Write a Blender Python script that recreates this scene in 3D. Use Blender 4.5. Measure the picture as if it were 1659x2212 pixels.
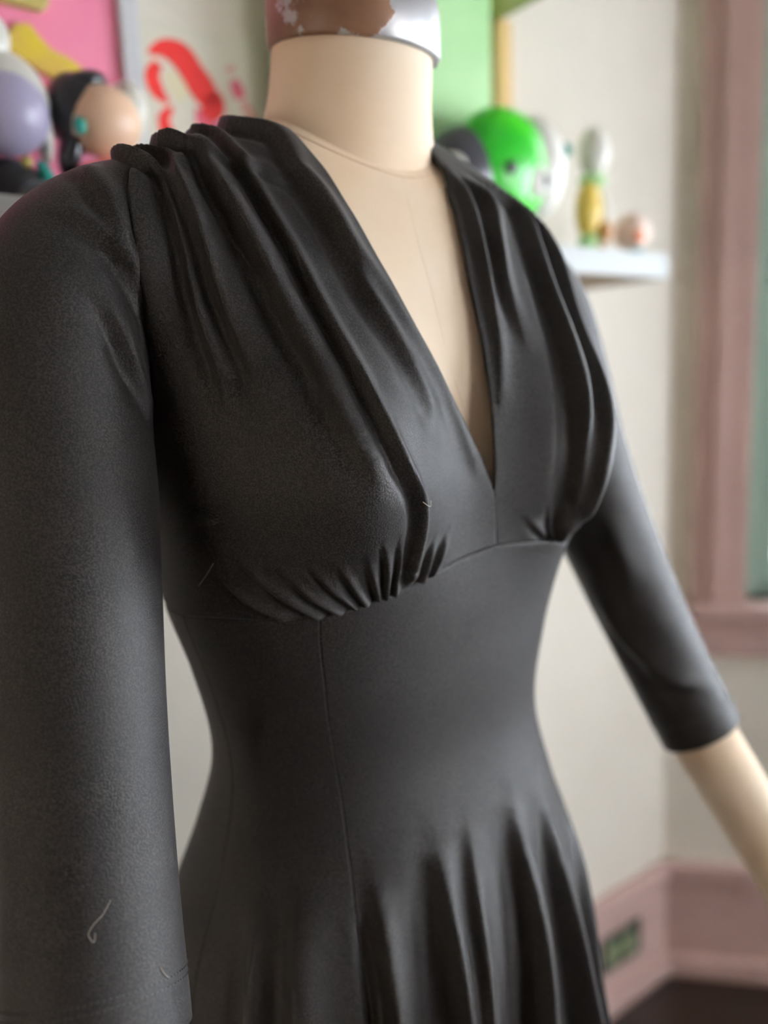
import bpy, bmesh, math, random
import numpy as np
from mathutils import Vector, Matrix
from mathutils.bvhtree import BVHTree
from mathutils.geometry import barycentric_transform
random.seed(7); RNG = np.random.default_rng(7)
scene = bpy.context.scene
COL = scene.collection
for o in list(bpy.data.objects): bpy.data.objects.remove(o)

# ------------------------------------------------------------------ camera
FPX, CXP, CYP = 1750.0, 829.5, 1106.0
CAM = np.array([0.0, 0.0, 1.25])
PITCH, ROLL = math.radians(9.5), math.radians(-2.2)
cam_rot = Matrix.Rotation(math.pi/2 - PITCH, 3, 'X') @ Matrix.Rotation(ROLL, 3, 'Z')
cd = bpy.data.cameras.new('camera'); cam = bpy.data.objects.new('camera', cd); COL.objects.link(cam)
cam.matrix_world = Matrix.Translation(CAM.tolist()) @ cam_rot.to_4x4()
cd.sensor_fit = 'VERTICAL'; cd.sensor_height = 36.0; cd.sensor_width = 27.0
cd.lens = FPX/2212*36.0; cd.clip_start = .02; cd.clip_end = 100
cd.dof.use_dof = True; cd.dof.focus_distance = .45; cd.dof.aperture_fstop = 2.3
scene.camera = cam
CR = np.array(cam_rot)

# ------------------------------------------------------------------ world, exposure
world = bpy.data.worlds.new('world'); scene.world = world; world.use_nodes = True
nt = world.node_tree; nt.nodes.clear()
wo = nt.nodes.new('ShaderNodeOutputWorld'); bg = nt.nodes.new('ShaderNodeBackground')
sky = nt.nodes.new('ShaderNodeTexSky')
sky.sky_type = 'HOSEK_WILKIE'; sky.turbidity = 6.0; sky.ground_albedo = .35
sky.sun_direction = Vector((-.3, -.5, .8)).normalized()
bg.inputs['Strength'].default_value = .9
nt.links.new(sky.outputs[0], bg.inputs[0]); nt.links.new(bg.outputs[0], wo.inputs[0])
vs = scene.view_settings
vs.view_transform = 'Standard'; vs.look = 'None'; vs.exposure = 0.22; vs.gamma = 1.0; vs.use_curve_mapping = False

# ------------------------------------------------------------------ room frame (bay: long wall, window wall, right bay wall)
A = np.array([.565, 1.541]); U1 = np.array([.8133, .5818]); N1 = np.array([.5818, -.8133])
U2 = np.array([.9823, -.1875]); N2 = np.array([-.1875, -.9823])
C1 = A - U1*.022 + U2*1.0
U3 = np.array([.60, -.80]); N3 = np.array([-.80, -.60])
C2 = C1 + U3*1.45
CA = A - U1*3.4
CB = CA + N1*3.6
CD = np.array([2.9, -2.3])
ROOMH = 2.7
def wp(s, off, z): p = A + U1*s + N1*off; return (p[0], p[1], z)
A2 = A - U1*.022
def wp2(s, off, z): p = A2 + U2*s + N2*off; return (p[0], p[1], z)
def wp3(s, off, z): p = C1 + U3*s + N3*off; return (p[0], p[1], z)

def area_light(name, loc, target, w, h, energy, color):
    l = bpy.data.lights.new(name, 'AREA'); l.shape = 'RECTANGLE'; l.size = w; l.size_y = h; l.energy = energy; l.color = color
    o = bpy.data.objects.new(name, l); COL.objects.link(o); o.location = loc
    d = Vector(target) - Vector(loc); o.rotation_euler = d.to_track_quat('-Z', 'Y').to_euler()
    return o
# daylight standing just outside each window opening, the added side window included
def out(fn, s, z): return fn(s, -.16, z), fn(s, 1.0, z - .10)
p, q = out(wp2, .56, 1.42); area_light('daylight_window', p, q, .80, 1.20, 22, (.90, .95, 1.0))
p, q = out(wp3, .72, 1.25); area_light('daylight_window', p, q, 1.0, .95, 92, (.84, .91, 1.0))
UB = (CB - CA)/np.linalg.norm(CB - CA); NB = U1
def wpb(s, off, z): p = CA + UB*s + NB*off; return (p[0], p[1], z)
p, q = out(wpb, .85, .85); area_light('daylight_window', p, q, 1.1, .9, 11, (1.0, .82, .64))
U4 = (CD - C2)/np.linalg.norm(CD - C2); N4 = np.array([U4[1], -U4[0]])
def wp4(s, off, z): p = C2 + U4*s + N4*off; return (p[0], p[1], z)
p, q = out(wp4, 1.0, 1.05); area_light('daylight_window', p, q, 1.2, 1.0, 75, (.98, .98, 1.0))  # unseen source, added to brighten the chest and the long wall

# ------------------------------------------------------------------ helpers
def tag(o, label=None, cat=None, group=None, kind=None):
    if label: o['label'] = label
    if cat: o['category'] = cat
    if group: o['group'] = group
    if kind: o['kind'] = kind
    return o
def empty(name, loc=(0, 0, 0)):
    o = bpy.data.objects.new(name, None); COL.objects.link(o); o.location = loc; o.empty_display_size = .05
    return o
def link_mesh(name, me, m, parent=None, smooth=True):
    o = bpy.data.objects.new(name, me); COL.objects.link(o)
    if m is not None: me.materials.append(m)
    if smooth: me.polygons.foreach_set('use_smooth', [True]*len(me.polygons))
    if parent is not None:
        o.parent = parent
        o.matrix_parent_inverse = parent.matrix_basis.inverted()
    return o
def pydata(name, V, Fc, m, parent=None, smooth=True):
    me = bpy.data.meshes.new(name)
    me.from_pydata([tuple(map(float, v)) for v in V], [], [tuple(map(int, f)) for f in Fc]); me.update()
    return link_mesh(name, me, m, parent, smooth)
def grid_faces(nr, nc, wrap=False, flip=False):
    i = np.arange(nr-1)[:, None]; j = np.arange(nc if wrap else nc-1)[None, :]
    j2 = (j+1) % nc
    f = np.stack([i*nc+j, i*nc+j2, (i+1)*nc+j2, (i+1)*nc+j], -1).reshape(-1, 4)
    return f[:, ::-1] if flip else f
def grid_mesh(name, G, m, parent=None, wrap=False, flip=False, caps=False):
    nr, nc = G.shape[:2]
    V = G.reshape(-1, 3); Fq = grid_faces(nr, nc, wrap, flip)
    me = bpy.data.meshes.new(name)
    me.vertices.add(len(V)); me.vertices.foreach_set('co', V.astype(np.float32).ravel())
    me.loops.add(Fq.size); me.loops.foreach_set('vertex_index', Fq.ravel().astype(np.int32))
    me.polygons.add(len(Fq)); me.polygons.foreach_set('loop_start', np.arange(0, Fq.size, 4, dtype=np.int32))
    me.polygons.foreach_set('loop_total', np.full(len(Fq), 4, dtype=np.int32))
    me.update(calc_edges=True); me.validate()
    if caps:
        bm = bmesh.new(); bm.from_mesh(me); bm.verts.ensure_lookup_table()
        r0 = [bm.verts[k] for k in range(nc)]; r1 = [bm.verts[(nr-1)*nc+k] for k in range(nc)]
        bm.faces.new(r0 if flip else r0[::-1]); bm.faces.new(r1[::-1] if flip else r1)
        bm.normal_update(); bm.to_mesh(me); bm.free()
    return link_mesh(name, me, m, parent)
def prism(name, pts, z0, z1, m, parent=None, bevel=0):
    """vertical prism over plan points"""
    bm = bmesh.new()
    lo = [bm.verts.new((p[0], p[1], z0)) for p in pts]; hi = [bm.verts.new((p[0], p[1], z1)) for p in pts]
    n = len(pts); bm.faces.new(lo[::-1]); bm.faces.new(hi)
    for i in range(n): bm.faces.new((lo[i], lo[(i+1) % n], hi[(i+1) % n], hi[i]))
    bmesh.ops.recalc_face_normals(bm, faces=bm.faces)
    if bevel: bmesh.ops.bevel(bm, geom=list(bm.edges), offset=bevel, segments=2, affect='EDGES', profile=.6)
    me = bpy.data.meshes.new(name); bm.to_mesh(me); bm.free()
    return link_mesh(name, me, m, parent, smooth=False)
def wbox(name, fn, s0, s1, o0, o1, z0, z1, m, parent=None, bevel=0):
    pts = [fn(s0, o0, 0), fn(s1, o0, 0), fn(s1, o1, 0), fn(s0, o1, 0)]
    return prism(name, pts, z0, z1, m, parent, bevel)
def plate(name, fn, outline, o0, o1, m, parent=None, bevel=0):
    """outline in (s,z) on a wall plane, extruded from o0 to o1"""
    bm = bmesh.new()
    a = [bm.verts.new(fn(s, o0, z)) for s, z in outline]; b = [bm.verts.new(fn(s, o1, z)) for s, z in outline]
    n = len(outline); bm.faces.new(a); bm.faces.new(b[::-1])
    for i in range(n): bm.faces.new((a[i], b[i], b[(i+1) % n], a[(i+1) % n]))
    bmesh.ops.recalc_face_normals(bm, faces=bm.faces)
    if bevel: bmesh.ops.bevel(bm, geom=list(bm.edges), offset=bevel, segments=2, affect='EDGES', profile=.6)
    me = bpy.data.meshes.new(name); bm.to_mesh(me); bm.free()
    return link_mesh(name, me, m, parent, smooth=False)
def hermite(zs, vals, z):
    zs = np.asarray(zs, float); vals = np.asarray(vals, float)
    if vals.ndim == 1: vals = vals[:, None]
    d = np.gradient(vals, zs, axis=0)
    z = np.clip(z, zs[0], zs[-1]); k = np.clip(np.searchsorted(zs, z)-1, 0, len(zs)-2)
    h = (zs[k+1]-zs[k]); t = ((z-zs[k])/h)[..., None]; h = h[..., None]
    return (2*t**3-3*t**2+1)*vals[k] + (t**3-2*t**2+t)*h*d[k] + (-2*t**3+3*t**2)*vals[k+1] + (t**3-t**2)*h*d[k+1]
def resample(P, n):
    P = np.asarray(P, float); s = np.r_[0, np.cumsum(np.linalg.norm(np.diff(P, axis=0), axis=1))]
    return hermite(s, P, np.linspace(0, s[-1], n))
def tube_grid(path, radii, nseg=24, ref=(0, 0, 1), ell=None):
    """rings along a path; radii (n,) or (n,2)"""
    P = np.asarray(path, float); n = len(P)
    T = np.gradient(P, axis=0); T /= np.linalg.norm(T, axis=1)[:, None]
    R = np.asarray(radii, float)
    if R.ndim == 1: R = np.stack([R, R], 1)
    ref = np.asarray(ref, float)
    Bx = np.cross(T, ref); Bx /= np.linalg.norm(Bx, axis=1)[:, None]
    By = np.cross(Bx, T)
    a = np.linspace(0, 2*np.pi, nseg, endpoint=False)
    return P[:, None] + R[:, None, :1]*np.cos(a)[None, :, None]*Bx[:, None] + R[:, None, 1:]*np.sin(a)[None, :, None]*By[:, None]
def tube(name, path, r, m, parent=None, nseg=10, ref=(.3, .2, .9)):
    P = np.asarray(path, float)
    rr = np.full(len(P), r) if np.isscalar(r) else np.asarray(r)
    return grid_mesh(name, tube_grid(P, rr, nseg, ref), m, parent, wrap=True, caps=True)
def lathe(name, prof, m, parent=None, loc=(0, 0, 0), nseg=48, sx=1, sy=1, rot=0.0):
    prof = np.asarray(prof, float); a = np.linspace(0, 2*np.pi, nseg, endpoint=False)
    x = prof[:, :1]*np.cos(a)*sx; y = prof[:, :1]*np.sin(a)*sy; z = np.repeat(prof[:, 1:], nseg, 1)
    c, s = math.cos(rot), math.sin(rot)
    G = np.stack([x*c-y*s+loc[0], x*s+y*c+loc[1], z+loc[2]], -1)
    return grid_mesh(name, G, m, parent, wrap=True, caps=True)

# ------------------------------------------------------------------ materials
def mat(name, color, rough=.7, metallic=0, sheen=0, spec=.5, coat=0):
    m = bpy.data.materials.new(name); m.use_nodes = True
    b = m.node_tree.nodes['Principled BSDF']
    b.inputs['Base Color'].default_value = (*color, 1); b.inputs['Roughness'].default_value = rough
    b.inputs['Metallic'].default_value = metallic; b.inputs['Specular IOR Level'].default_value = spec
    b.inputs['Sheen Weight'].default_value = sheen; b.inputs['Coat Weight'].default_value = coat
    return m
def noise_color(m, c1, c2, scale=20, detail=4, lo=.35, hi=.65, coord='Object', stretch=None):
    t = m.node_tree; b = t.nodes['Principled BSDF']
    tc = t.nodes.new('ShaderNodeTexCoord'); n = t.nodes.new('ShaderNodeTexNoise'); r = t.nodes.new('ShaderNodeValToRGB')
    n.inputs['Scale'].default_value = scale; n.inputs['Detail'].default_value = detail
    src = tc.outputs[coord]
    if stretch:
        mp = t.nodes.new('ShaderNodeMapping'); mp.inputs['Scale'].default_value = stretch
        t.links.new(src, mp.inputs[0]); src = mp.outputs[0]
    t.links.new(src, n.inputs['Vector'])
    r.color_ramp.elements[0].position = lo; r.color_ramp.elements[1].position = hi
    r.color_ramp.elements[0].color = (*c1, 1); r.color_ramp.elements[1].color = (*c2, 1)
    t.links.new(n.outputs['Fac'], r.inputs[0]); t.links.new(r.outputs[0], b.inputs['Base Color'])
    return n, r
def noise_bump(m, scale=400, strength=.2, dist=.001, detail=2):
    t = m.node_tree; b = t.nodes['Principled BSDF']
    tc = t.nodes.new('ShaderNodeTexCoord'); n = t.nodes.new('ShaderNodeTexNoise'); bp = t.nodes.new('ShaderNodeBump')
    n.inputs['Scale'].default_value = scale; n.inputs['Detail'].default_value = detail
    bp.inputs['Strength'].default_value = strength; bp.inputs['Distance'].default_value = dist
    t.links.new(tc.outputs['Object'], n.inputs['Vector']); t.links.new(n.outputs['Fac'], bp.inputs['Height'])
    t.links.new(bp.outputs[0], b.inputs['Normal'])
M = {}
M['wall'] = mat('plaster_wall', (.74, .69, .60), .85); noise_color(M['wall'], (.72, .67, .58), (.76, .71, .62), 6)
noise_bump(M['wall'], 120, .12, .001)
M['wall_dark'] = mat('warm_brown_wall', (.27, .19, .14), .85)
M['ceiling'] = mat('ceiling_paint', (.30, .28, .25), .9)
M['mauve'] = mat('dusty_pink_paint', (.46, .31, .275), .38)
noise_color(M['mauve'], (.44, .295, .265), (.48, .325, .29), 9)
M['floor'] = mat('dark_stained_floor', (.03, .018, .012), .35)
noise_color(M['floor'], (.010, .006, .004), (.034, .018, .011), 5, stretch=(1, 14, 1))
M['sage'] = mat('sage_paint', (.24, .33, .27), .5)
M['glass'] = mat('window_glass', (1, 1, 1), .02)
M['glass'].node_tree.nodes['Principled BSDF'].inputs['Transmission Weight'].default_value = 1
M['glass'].node_tree.nodes['Principled BSDF'].inputs['IOR'].default_value = 1.05
M['shelf'] = mat('grey_white_shelf', (.62, .66, .66), .45)
M['wood'] = mat('pale_wood', (.62, .42, .17), .5)

# black jersey
def jersey(name):
    m = mat(name, (.016, .015, .0155), .60, sheen=.0, spec=.38)
    t = m.node_tree; b = t.nodes['Principled BSDF']
    b.inputs['Sheen Weight'].default_value = .06; b.inputs['Sheen Roughness'].default_value = .35
    b.inputs['Sheen Tint'].default_value = (1, .97, .95, 1)
    tc = t.nodes.new('ShaderNodeTexCoord')
    n1 = t.nodes.new('ShaderNodeTexNoise'); n1.inputs['Scale'].default_value = 900; n1.inputs['Detail'].default_value = 3
    n2 = t.nodes.new('ShaderNodeTexNoise'); n2.inputs['Scale'].default_value = 22; n2.inputs['Detail'].default_value = 5
    r1 = t.nodes.new('ShaderNodeValToRGB'); r1.color_ramp.elements[0].position = .42; r1.color_ramp.elements[1].position = .66
    r1.color_ramp.elements[0].color = (.0045, .0042, .0042, 1); r1.color_ramp.elements[1].color = (.036, .0305, .0285, 1)
    r2 = t.nodes.new('ShaderNodeValToRGB'); r2.color_ramp.elements[0].position = .3; r2.color_ramp.elements[1].position = .75
    r2.color_ramp.elements[0].color = (.8, .8, .8, 1); r2.color_ramp.elements[1].color = (1.25, 1.22, 1.2, 1)
    mx = t.nodes.new('ShaderNodeMix'); mx.data_type = 'RGBA'; mx.blend_type = 'MULTIPLY'; mx.inputs[0].default_value = 1
    bp = t.nodes.new('ShaderNodeBump'); bp.inputs['Strength'].default_value = .5; bp.inputs['Distance'].default_value = .0006
    for n in (n1, n2): t.links.new(tc.outputs['Object'], n.inputs['Vector'])
    t.links.new(n1.outputs['Fac'], r1.inputs[0]); t.links.new(n2.outputs['Fac'], r2.inputs[0])
    t.links.new(r1.outputs[0], mx.inputs[6]); t.links.new(r2.outputs[0], mx.inputs[7])
    t.links.new(mx.outputs[2], b.inputs['Base Color'])
    t.links.new(n1.outputs['Fac'], bp.inputs['Height']); t.links.new(bp.outputs[0], b.inputs['Normal'])
    return m
M['jersey'] = jersey('black_jersey')
# linen of the form
m = mat('cream_linen', (.74, .58, .42), .85, spec=.25); M['linen'] = m
noise_color(m, (.80, .61, .42), (.88, .75, .59), 9, 5, .3, .7); noise_bump(m, 1100, .25, .0005)
M['seam'] = mat('seam_thread', (.60, .42, .27), .8)
# worn metal cap: brown paint flaked off grey metal
m = mat('worn_metal_cap', (.4, .4, .4), .4); M['cap'] = m
t = m.node_tree; b = t.nodes['Principled BSDF']
tc = t.nodes.new('ShaderNodeTexCoord'); n = t.nodes.new('ShaderNodeTexNoise'); n.inputs['Scale'].default_value = 17; n.inputs['Detail'].default_value = 6; n.inputs['Roughness'].default_value = .62
n3 = t.nodes.new('ShaderNodeTexNoise'); n3.inputs['Scale'].default_value = 60; n3.inputs['Detail'].default_value = 4
t.links.new(tc.outputs['Object'], n.inputs['Vector']); t.links.new(tc.outputs['Object'], n3.inputs['Vector'])
r = t.nodes.new('ShaderNodeValToRGB'); r.color_ramp.elements[0].position = .490; r.color_ramp.elements[1].position = .507
r.color_ramp.elements[0].color = (0, 0, 0, 1); r.color_ramp.elements[1].color = (1, 1, 1, 1)
sx_ = t.nodes.new('ShaderNodeSeparateXYZ'); t.links.new(tc.outputs['Object'], sx_.inputs[0])
ma_ = t.nodes.new('ShaderNodeMath'); ma_.operation = 'MULTIPLY_ADD'; ma_.inputs[1].default_value = 3.0; ma_.inputs[2].default_value = .045
t.links.new(sx_.outputs['X'], ma_.inputs[0])
mb_ = t.nodes.new('ShaderNodeMath'); mb_.operation = 'ADD'; t.links.new(n.outputs['Fac'], mb_.inputs[0]); t.links.new(ma_.outputs[0], mb_.inputs[1])
t.links.new(mb_.outputs[0], r.inputs[0])
rb = t.nodes.new('ShaderNodeValToRGB'); rb.color_ramp.elements[0].color = (.16, .075, .04, 1); rb.color_ramp.elements[1].color = (.27, .15, .09, 1)
t.links.new(n3.outputs['Fac'], rb.inputs[0])
mx = t.nodes.new('ShaderNodeMix'); mx.data_type = 'RGBA'; mx.inputs[7].default_value = (.42, .42, .43, 1)
t.links.new(r.outputs[0], mx.inputs[0]); t.links.new(rb.outputs[0], mx.inputs[6]); t.links.new(mx.outputs[2], b.inputs['Base Color'])
mm = t.nodes.new('ShaderNodeMath'); mm.operation = 'MULTIPLY'; mm.inputs[1].default_value = .55
t.links.new(r.outputs[0], mm.inputs[0]); t.links.new(mm.outputs[0], b.inputs['Metallic'])
bp = t.nodes.new('ShaderNodeBump'); bp.invert = True; bp.inputs['Strength'].default_value = .5; bp.inputs['Distance'].default_value = .0006
t.links.new(r.outputs[0], bp.inputs['Height']); t.links.new(bp.outputs[0], b.inputs['Normal'])
M['stand'] = mat('iron_stand', (.05, .05, .05), .4, .8)
# ================================================================== the room
def wall_solid(name, p0, p1, nrm, th=.12, z0=0, z1=ROOMH, m='wall'):
    p0, p1, nrm = map(np.asarray, (p0, p1, nrm))
    return tag(prism(name, [p0, p1, p1-nrm*th, p0-nrm*th], z0, z1, M[m]), kind='structure')
def wall_holed(name, fn, L, s0, s1, h0, h1, th=.12, m='wall'):
    bm = bmesh.new()
    for (a, b, c, d) in ((0, s0, 0, ROOMH), (s1, L, 0, ROOMH), (s0, s1, 0, h0), (s0, s1, h1, ROOMH)):
        lo = [bm.verts.new(fn(s, o, c)) for s, o in ((a, 0), (b, 0), (b, -th), (a, -th))]
        hi = [bm.verts.new(fn(s, o, d)) for s, o in ((a, 0), (b, 0), (b, -th), (a, -th))]
        bm.faces.new(lo[::-1]); bm.faces.new(hi)
        for i in range(4): bm.faces.new((lo[i], lo[(i+1) % 4], hi[(i+1) % 4], hi[i]))
    bmesh.ops.recalc_face_normals(bm, faces=bm.faces)
    me = bpy.data.meshes.new(name); bm.to_mesh(me); bm.free()
    return tag(link_mesh(name, me, M[m], None, False), kind='structure')
wall_solid('wall_left', CA, A2, N1)
wall_holed('wall_back', wp2, 1.0, .138, .882, .80, 2.05)
wall_holed('wall_right', wp3, 1.45, .15, 1.30, .72, 1.80)
wall_holed('wall_side', wp4, float(np.linalg.norm(CD-C2)), .35, 1.65, .50, 1.62, m='wall_dark')
n = np.array([-(CD-CB)[1], (CD-CB)[0]]); n = n/np.linalg.norm(n)
wall_solid('wall_front', CB, CD, n, m='wall_dark')
wall_holed('wall_rear', wpb, 3.6, .25, 1.45, .36, 1.40, m='wall_dark')
room_pts = [A2, C1, C2, CD, CB, CA]
tag(prism('floor', room_pts, -.05, 0, M['floor']), kind='structure')
tag(prism('ceiling', room_pts, ROOMH, ROOMH+.05, M['ceiling']), kind='structure')

def window(name, fn, s0, s1, h0, h1, casing=.098):
    root = tag(empty(name, fn((s0+s1)/2, 0, h0)), kind='structure')
    for a, b in ((s0-casing, s0), (s1, s1+casing)):
        c = wbox('casing', fn, a, b, .0, .020, h0, h1+casing, M['mauve'], root, .003)
        wbox('casing_bead', fn, a+.030, a+.055, .0195, .027, h0, h1+casing, M['mauve'], c, .003)
    wbox('head_casing', fn, s0, s1, 0, .020, h1, h1+casing, M['mauve'], root, .003)
    wbox('sill', fn, s0-casing-.004, s1+casing+.004, -.1, .045, h0-.028, h0, M['mauve'], root, .006)
    wbox('apron', fn, s0-casing, s1+casing, 0, .018, h0-.108, h0-.028, M['mauve'], root, .003)
    sa = empty('sash', fn((s0+s1)/2, -.06, h0)); sa.parent = root; sa.matrix_parent_inverse = root.matrix_basis.inverted()
    hm = (h0+h1)/2
    for a, b in ((s0, s0+.066), (s1-.066, s1)): wbox('stile', fn, a, b, -.085, -.045, h0, h1, M['sage'], root, .003)
    for a, b in ((h0, h0+.06), (hm-.02, hm+.02), (h1-.05, h1)): wbox('rail', fn, s0+.066, s1-.066, -.085, -.045, a, b, M['sage'], root, .003)
    bpy.data.objects.remove(sa)
    for a, b in ((h0+.06, hm-.02), (hm+.02, h1-.05)): wbox('pane', fn, s0+.066, s1-.066, -.067, -.063, a, b, M['glass'], root)
    return root
window('window_1', wp2, .138, .882, .80, 2.05)
window('window_2', wp3, .15, 1.30, .72, 1.80)
window('fill_window_4', wp4, .35, 1.65, .50, 1.62)  # out of view, added to let in light from the front right
window('window_3', wpb, .25, 1.45, .36, 1.40)

def baseboard(name, fn, s0, s1):
    root = tag(empty(name, fn((s0+s1)/2, 0, 0)), kind='structure')
    wbox('board', fn, s0, s1, 0, .016, .012, .215, M['mauve'], root, .002)
    wbox('cap_moulding', fn, s0, s1, 0, .026, .212, .25, M['mauve'], root, .008)
    wbox('shoe_moulding', fn, s0, s1, 0, .034, .0, .045, M['mauve'], root, .010)
baseboard('baseboard_left', wp, -3.38, -.026)
baseboard('baseboard_back', wp2, .004, .99)
baseboard('baseboard_right', wp3, .01, 1.44)
# ================================================================== dress form and dress
PHI = math.radians(37.5)
BASE = np.array([-.011, .62]); FAR = np.array([math.cos(PHI), math.sin(PHI)]); FRO = np.array([math.sin(PHI), -math.cos(PHI)])
def b2w(P):
    P = np.asarray(P, float)
    xy = BASE + P[..., :1]*FAR + P[..., 1:2]*FRO
    return np.concatenate([xy, P[..., 2:3]], -1)
#   z, half width, front depth, back depth, centre y, exponent
SEC = np.array([
 (.42, .262, .225, .238, .000, 2.0), (.60, .226, .186, .203, .000, 2.0), (.75, .197, .155, .172, .000, 2.0),
 (.85, .178, .139, .150, .000, 2.1), (.92, .152, .114, .118, .002, 2.2), (.98, .139, .100, .088, .002, 2.25),
 (1.05, .150, .103, .086, .002, 2.3), (1.10, .165, .107, .089, .002, 2.3), (1.15, .171, .109, .093, .000, 2.35),
 (1.20, .176, .109, .098, .000, 2.4), (1.25, .184, .106, .098, .000, 2.4), (1.30, .197, .099, .094, -.004, 2.35),
 (1.345, .205, .088, .084, -.008, 2.2), (1.365, .195, .080, .075, -.010, 2.1), (1.385, .171, .070, .065, -.012, 2.0),
 (1.405, .130, .058, .053, -.014, 2.0), (1.425, .081, .044, .040, -.016, 2.0), (1.445, .046, .024, .022, -.018, 2.0)])
BUST = dict(x=.092, z=1.190, B=.050, sx=.060, up=.090, dn=.062)
def S(u, z, form=False):
    u = np.asarray(u, float); z = np.asarray(z, float); u, z = np.broadcast_arrays(u, z)
    p = hermite(SEC[:, 0], SEC[:, 1:], z)
    a, bf, bb, yc, n = [p[..., k] for k in range(5)]
    c, s = np.cos(u), np.sin(u)
    k = (np.abs(c)**n + np.abs(s)**n)**(-1/n)
    b = np.where(s > 0, bf, bb)
    x = a*c*k; y = b*s*k
    w = 1/(1+np.exp(-(y/ b - .15)/.10))
    q = BUST
    sz = np.where(z > q['z'], q['up'], q['dn'])
    dz = np.exp(-((z-q['z'])/sz)**2)
    for sg in (-1, 1):
        g = q['B']*(.75 if form else 1)*dz*np.exp(-((x-sg*q['x'])/q['sx'])**2)*w
        x = x + sg*.22*g; y = y + .97*g
    # fabric spans the hollow between the cups
    if form: y = y - .012*np.exp(-(x/.035)**2)*np.exp(-((z-1.17)/.07)**2)*w
    return np.stack([x, y+yc, z], -1)
def normals(G, wrap=False):
    if wrap:
        du = np.roll(G, -1, 1)-np.roll(G, 1, 1)
    else: du = np.gradient(G, axis=1)
    dv = np.gradient(G, axis=0)
    n = np.cross(du, dv); l = np.linalg.norm(n, axis=-1, keepdims=True); return n/np.maximum(l, 1e-12)
def outward(G, N, centre):
    d = (N*(G-centre)).sum(-1).mean()
    return N if d > 0 else -N
class Surf:
    def __init__(s, G, UZ, wrap):
        s.V = G.reshape(-1, 3); s.UZ = UZ.reshape(-1, 2)
        f = grid_faces(G.shape[0], G.shape[1], wrap)
        s.T = np.concatenate([f[:, [0, 1, 2]], f[:, [0, 2, 3]]])
        s.bvh = BVHTree.FromPolygons([tuple(v) for v in s.V.tolist()], [tuple(t) for t in s.T.tolist()])
        N = outward(G, normals(G, wrap), G.reshape(-1, 3).mean(0)); s.N = N.reshape(-1, 3)
    def hit(s, x, y):
        d = CR @ np.array([(x-CXP)/FPX, -(y-CYP)/FPX, -1.0])
        loc, nn, i, dist = s.bvh.ray_cast(Vector(CAM.tolist()), Vector(d.tolist()).normalized())
        if loc is None: return None
        t = s.T[i]; a, b, c = [Vector(s.V[k].tolist()) for k in t]
        e = [Vector((float(s.UZ[k][0]), float(s.UZ[k][1]), 0)) for k in t]
        r = barycentric_transform(loc, a, b, c, *e)
        return np.array(loc), np.array([r[0], r[1]]), s.N[t[0]]
    def line(s, pts):
        h = [s.hit(*p) for p in pts]; return [q for q in h if q is not None]
uu = np.linspace(0, 2*np.pi, 481); zz = np.linspace(.45, 1.444, 400)
UU, ZZ = np.meshgrid(uu, zz)
TORSO = Surf(b2w(S(UU, ZZ)), np.stack([UU, ZZ], -1), False)

# ---- folds: each is a line lying on the surface; ridge with a groove along one side
def to_seam(h):
    """carry a bodice fold on over the shoulder to its seam"""
    u0, z0 = h[0][1]; us = np.pi+USH if u0 > UC0 else -USH
    if z0 < 1.30 or u0 < UC0: return h
    zt = np.linspace(1.345, 1.428, 60); xs = np.abs(S(np.full(60, us), zt)[:, 0]); x0 = abs(float(S(u0, z0)[0]))
    z1 = float(np.interp(x0, xs[::-1], zt[::-1])); out = []
    for t in (0, .33, .66):
        u, z = us+(u0-us)*t, z1+(z0-z1)*t
        P = b2w(S(u, z)); e = 1e-3
        n = np.cross(b2w(S(u+e, z))-P, b2w(S(u, z+e))-P); n /= np.linalg.norm(n)
        c = P-np.array([BASE[0], BASE[1], 1.25]); n = n if n@c > 0 else -n
        out.append((P, np.array([u, z]), n))
    return out+h
USH, UC0 = .14, 1.45
def make_fold(surf, pts, w, amp, groove=.5, env=(1, 1, 1), side=-1, grow=None):
    if grow is None: grow = .35 if len(pts) > 6 else 0.0
    h = surf.line(pts)
    if len(h) < 2: return None
    if surf is TORSO: h = to_seam(h)
    P = np.array([q[0] for q in h]); N = np.array([q[2] for q in h])
    n = 48
    s = np.r_[0, np.cumsum(np.linalg.norm(np.diff(P, axis=0), axis=1))]
    Q = hermite(s, P, np.linspace(0, s[-1], n)); Nn = hermite(s, N, np.linspace(0, s[-1], n)); Nn /= np.linalg.norm(Nn, axis=1)[:, None]
    T = np.gradient(Q, axis=0); T /= np.linalg.norm(T, axis=1)[:, None]
    Bv = np.cross(T, Nn); Bv /= np.linalg.norm(Bv, axis=1)[:, None]
    if (Bv @ CR[:, 0]).mean() < 0: Bv = -Bv
    e = hermite(np.linspace(0, 1, len(env)), np.array(env, float), np.linspace(0, 1, n))[:, 0]
    if surf is TORSO and h[0][1][1] > 1.33: e = e*((.45 if h[0][1][0] > UC0 else .1)+(.55 if h[0][1][0] > UC0 else .9)*np.clip(np.linspace(0, 1, n)/.16, 0, 1))
    return dict(Q=Q, T=T, B=Bv, w=w, amp=amp, g=groove, env=np.clip(e, 0, 2), side=side, grow=grow)
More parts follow.
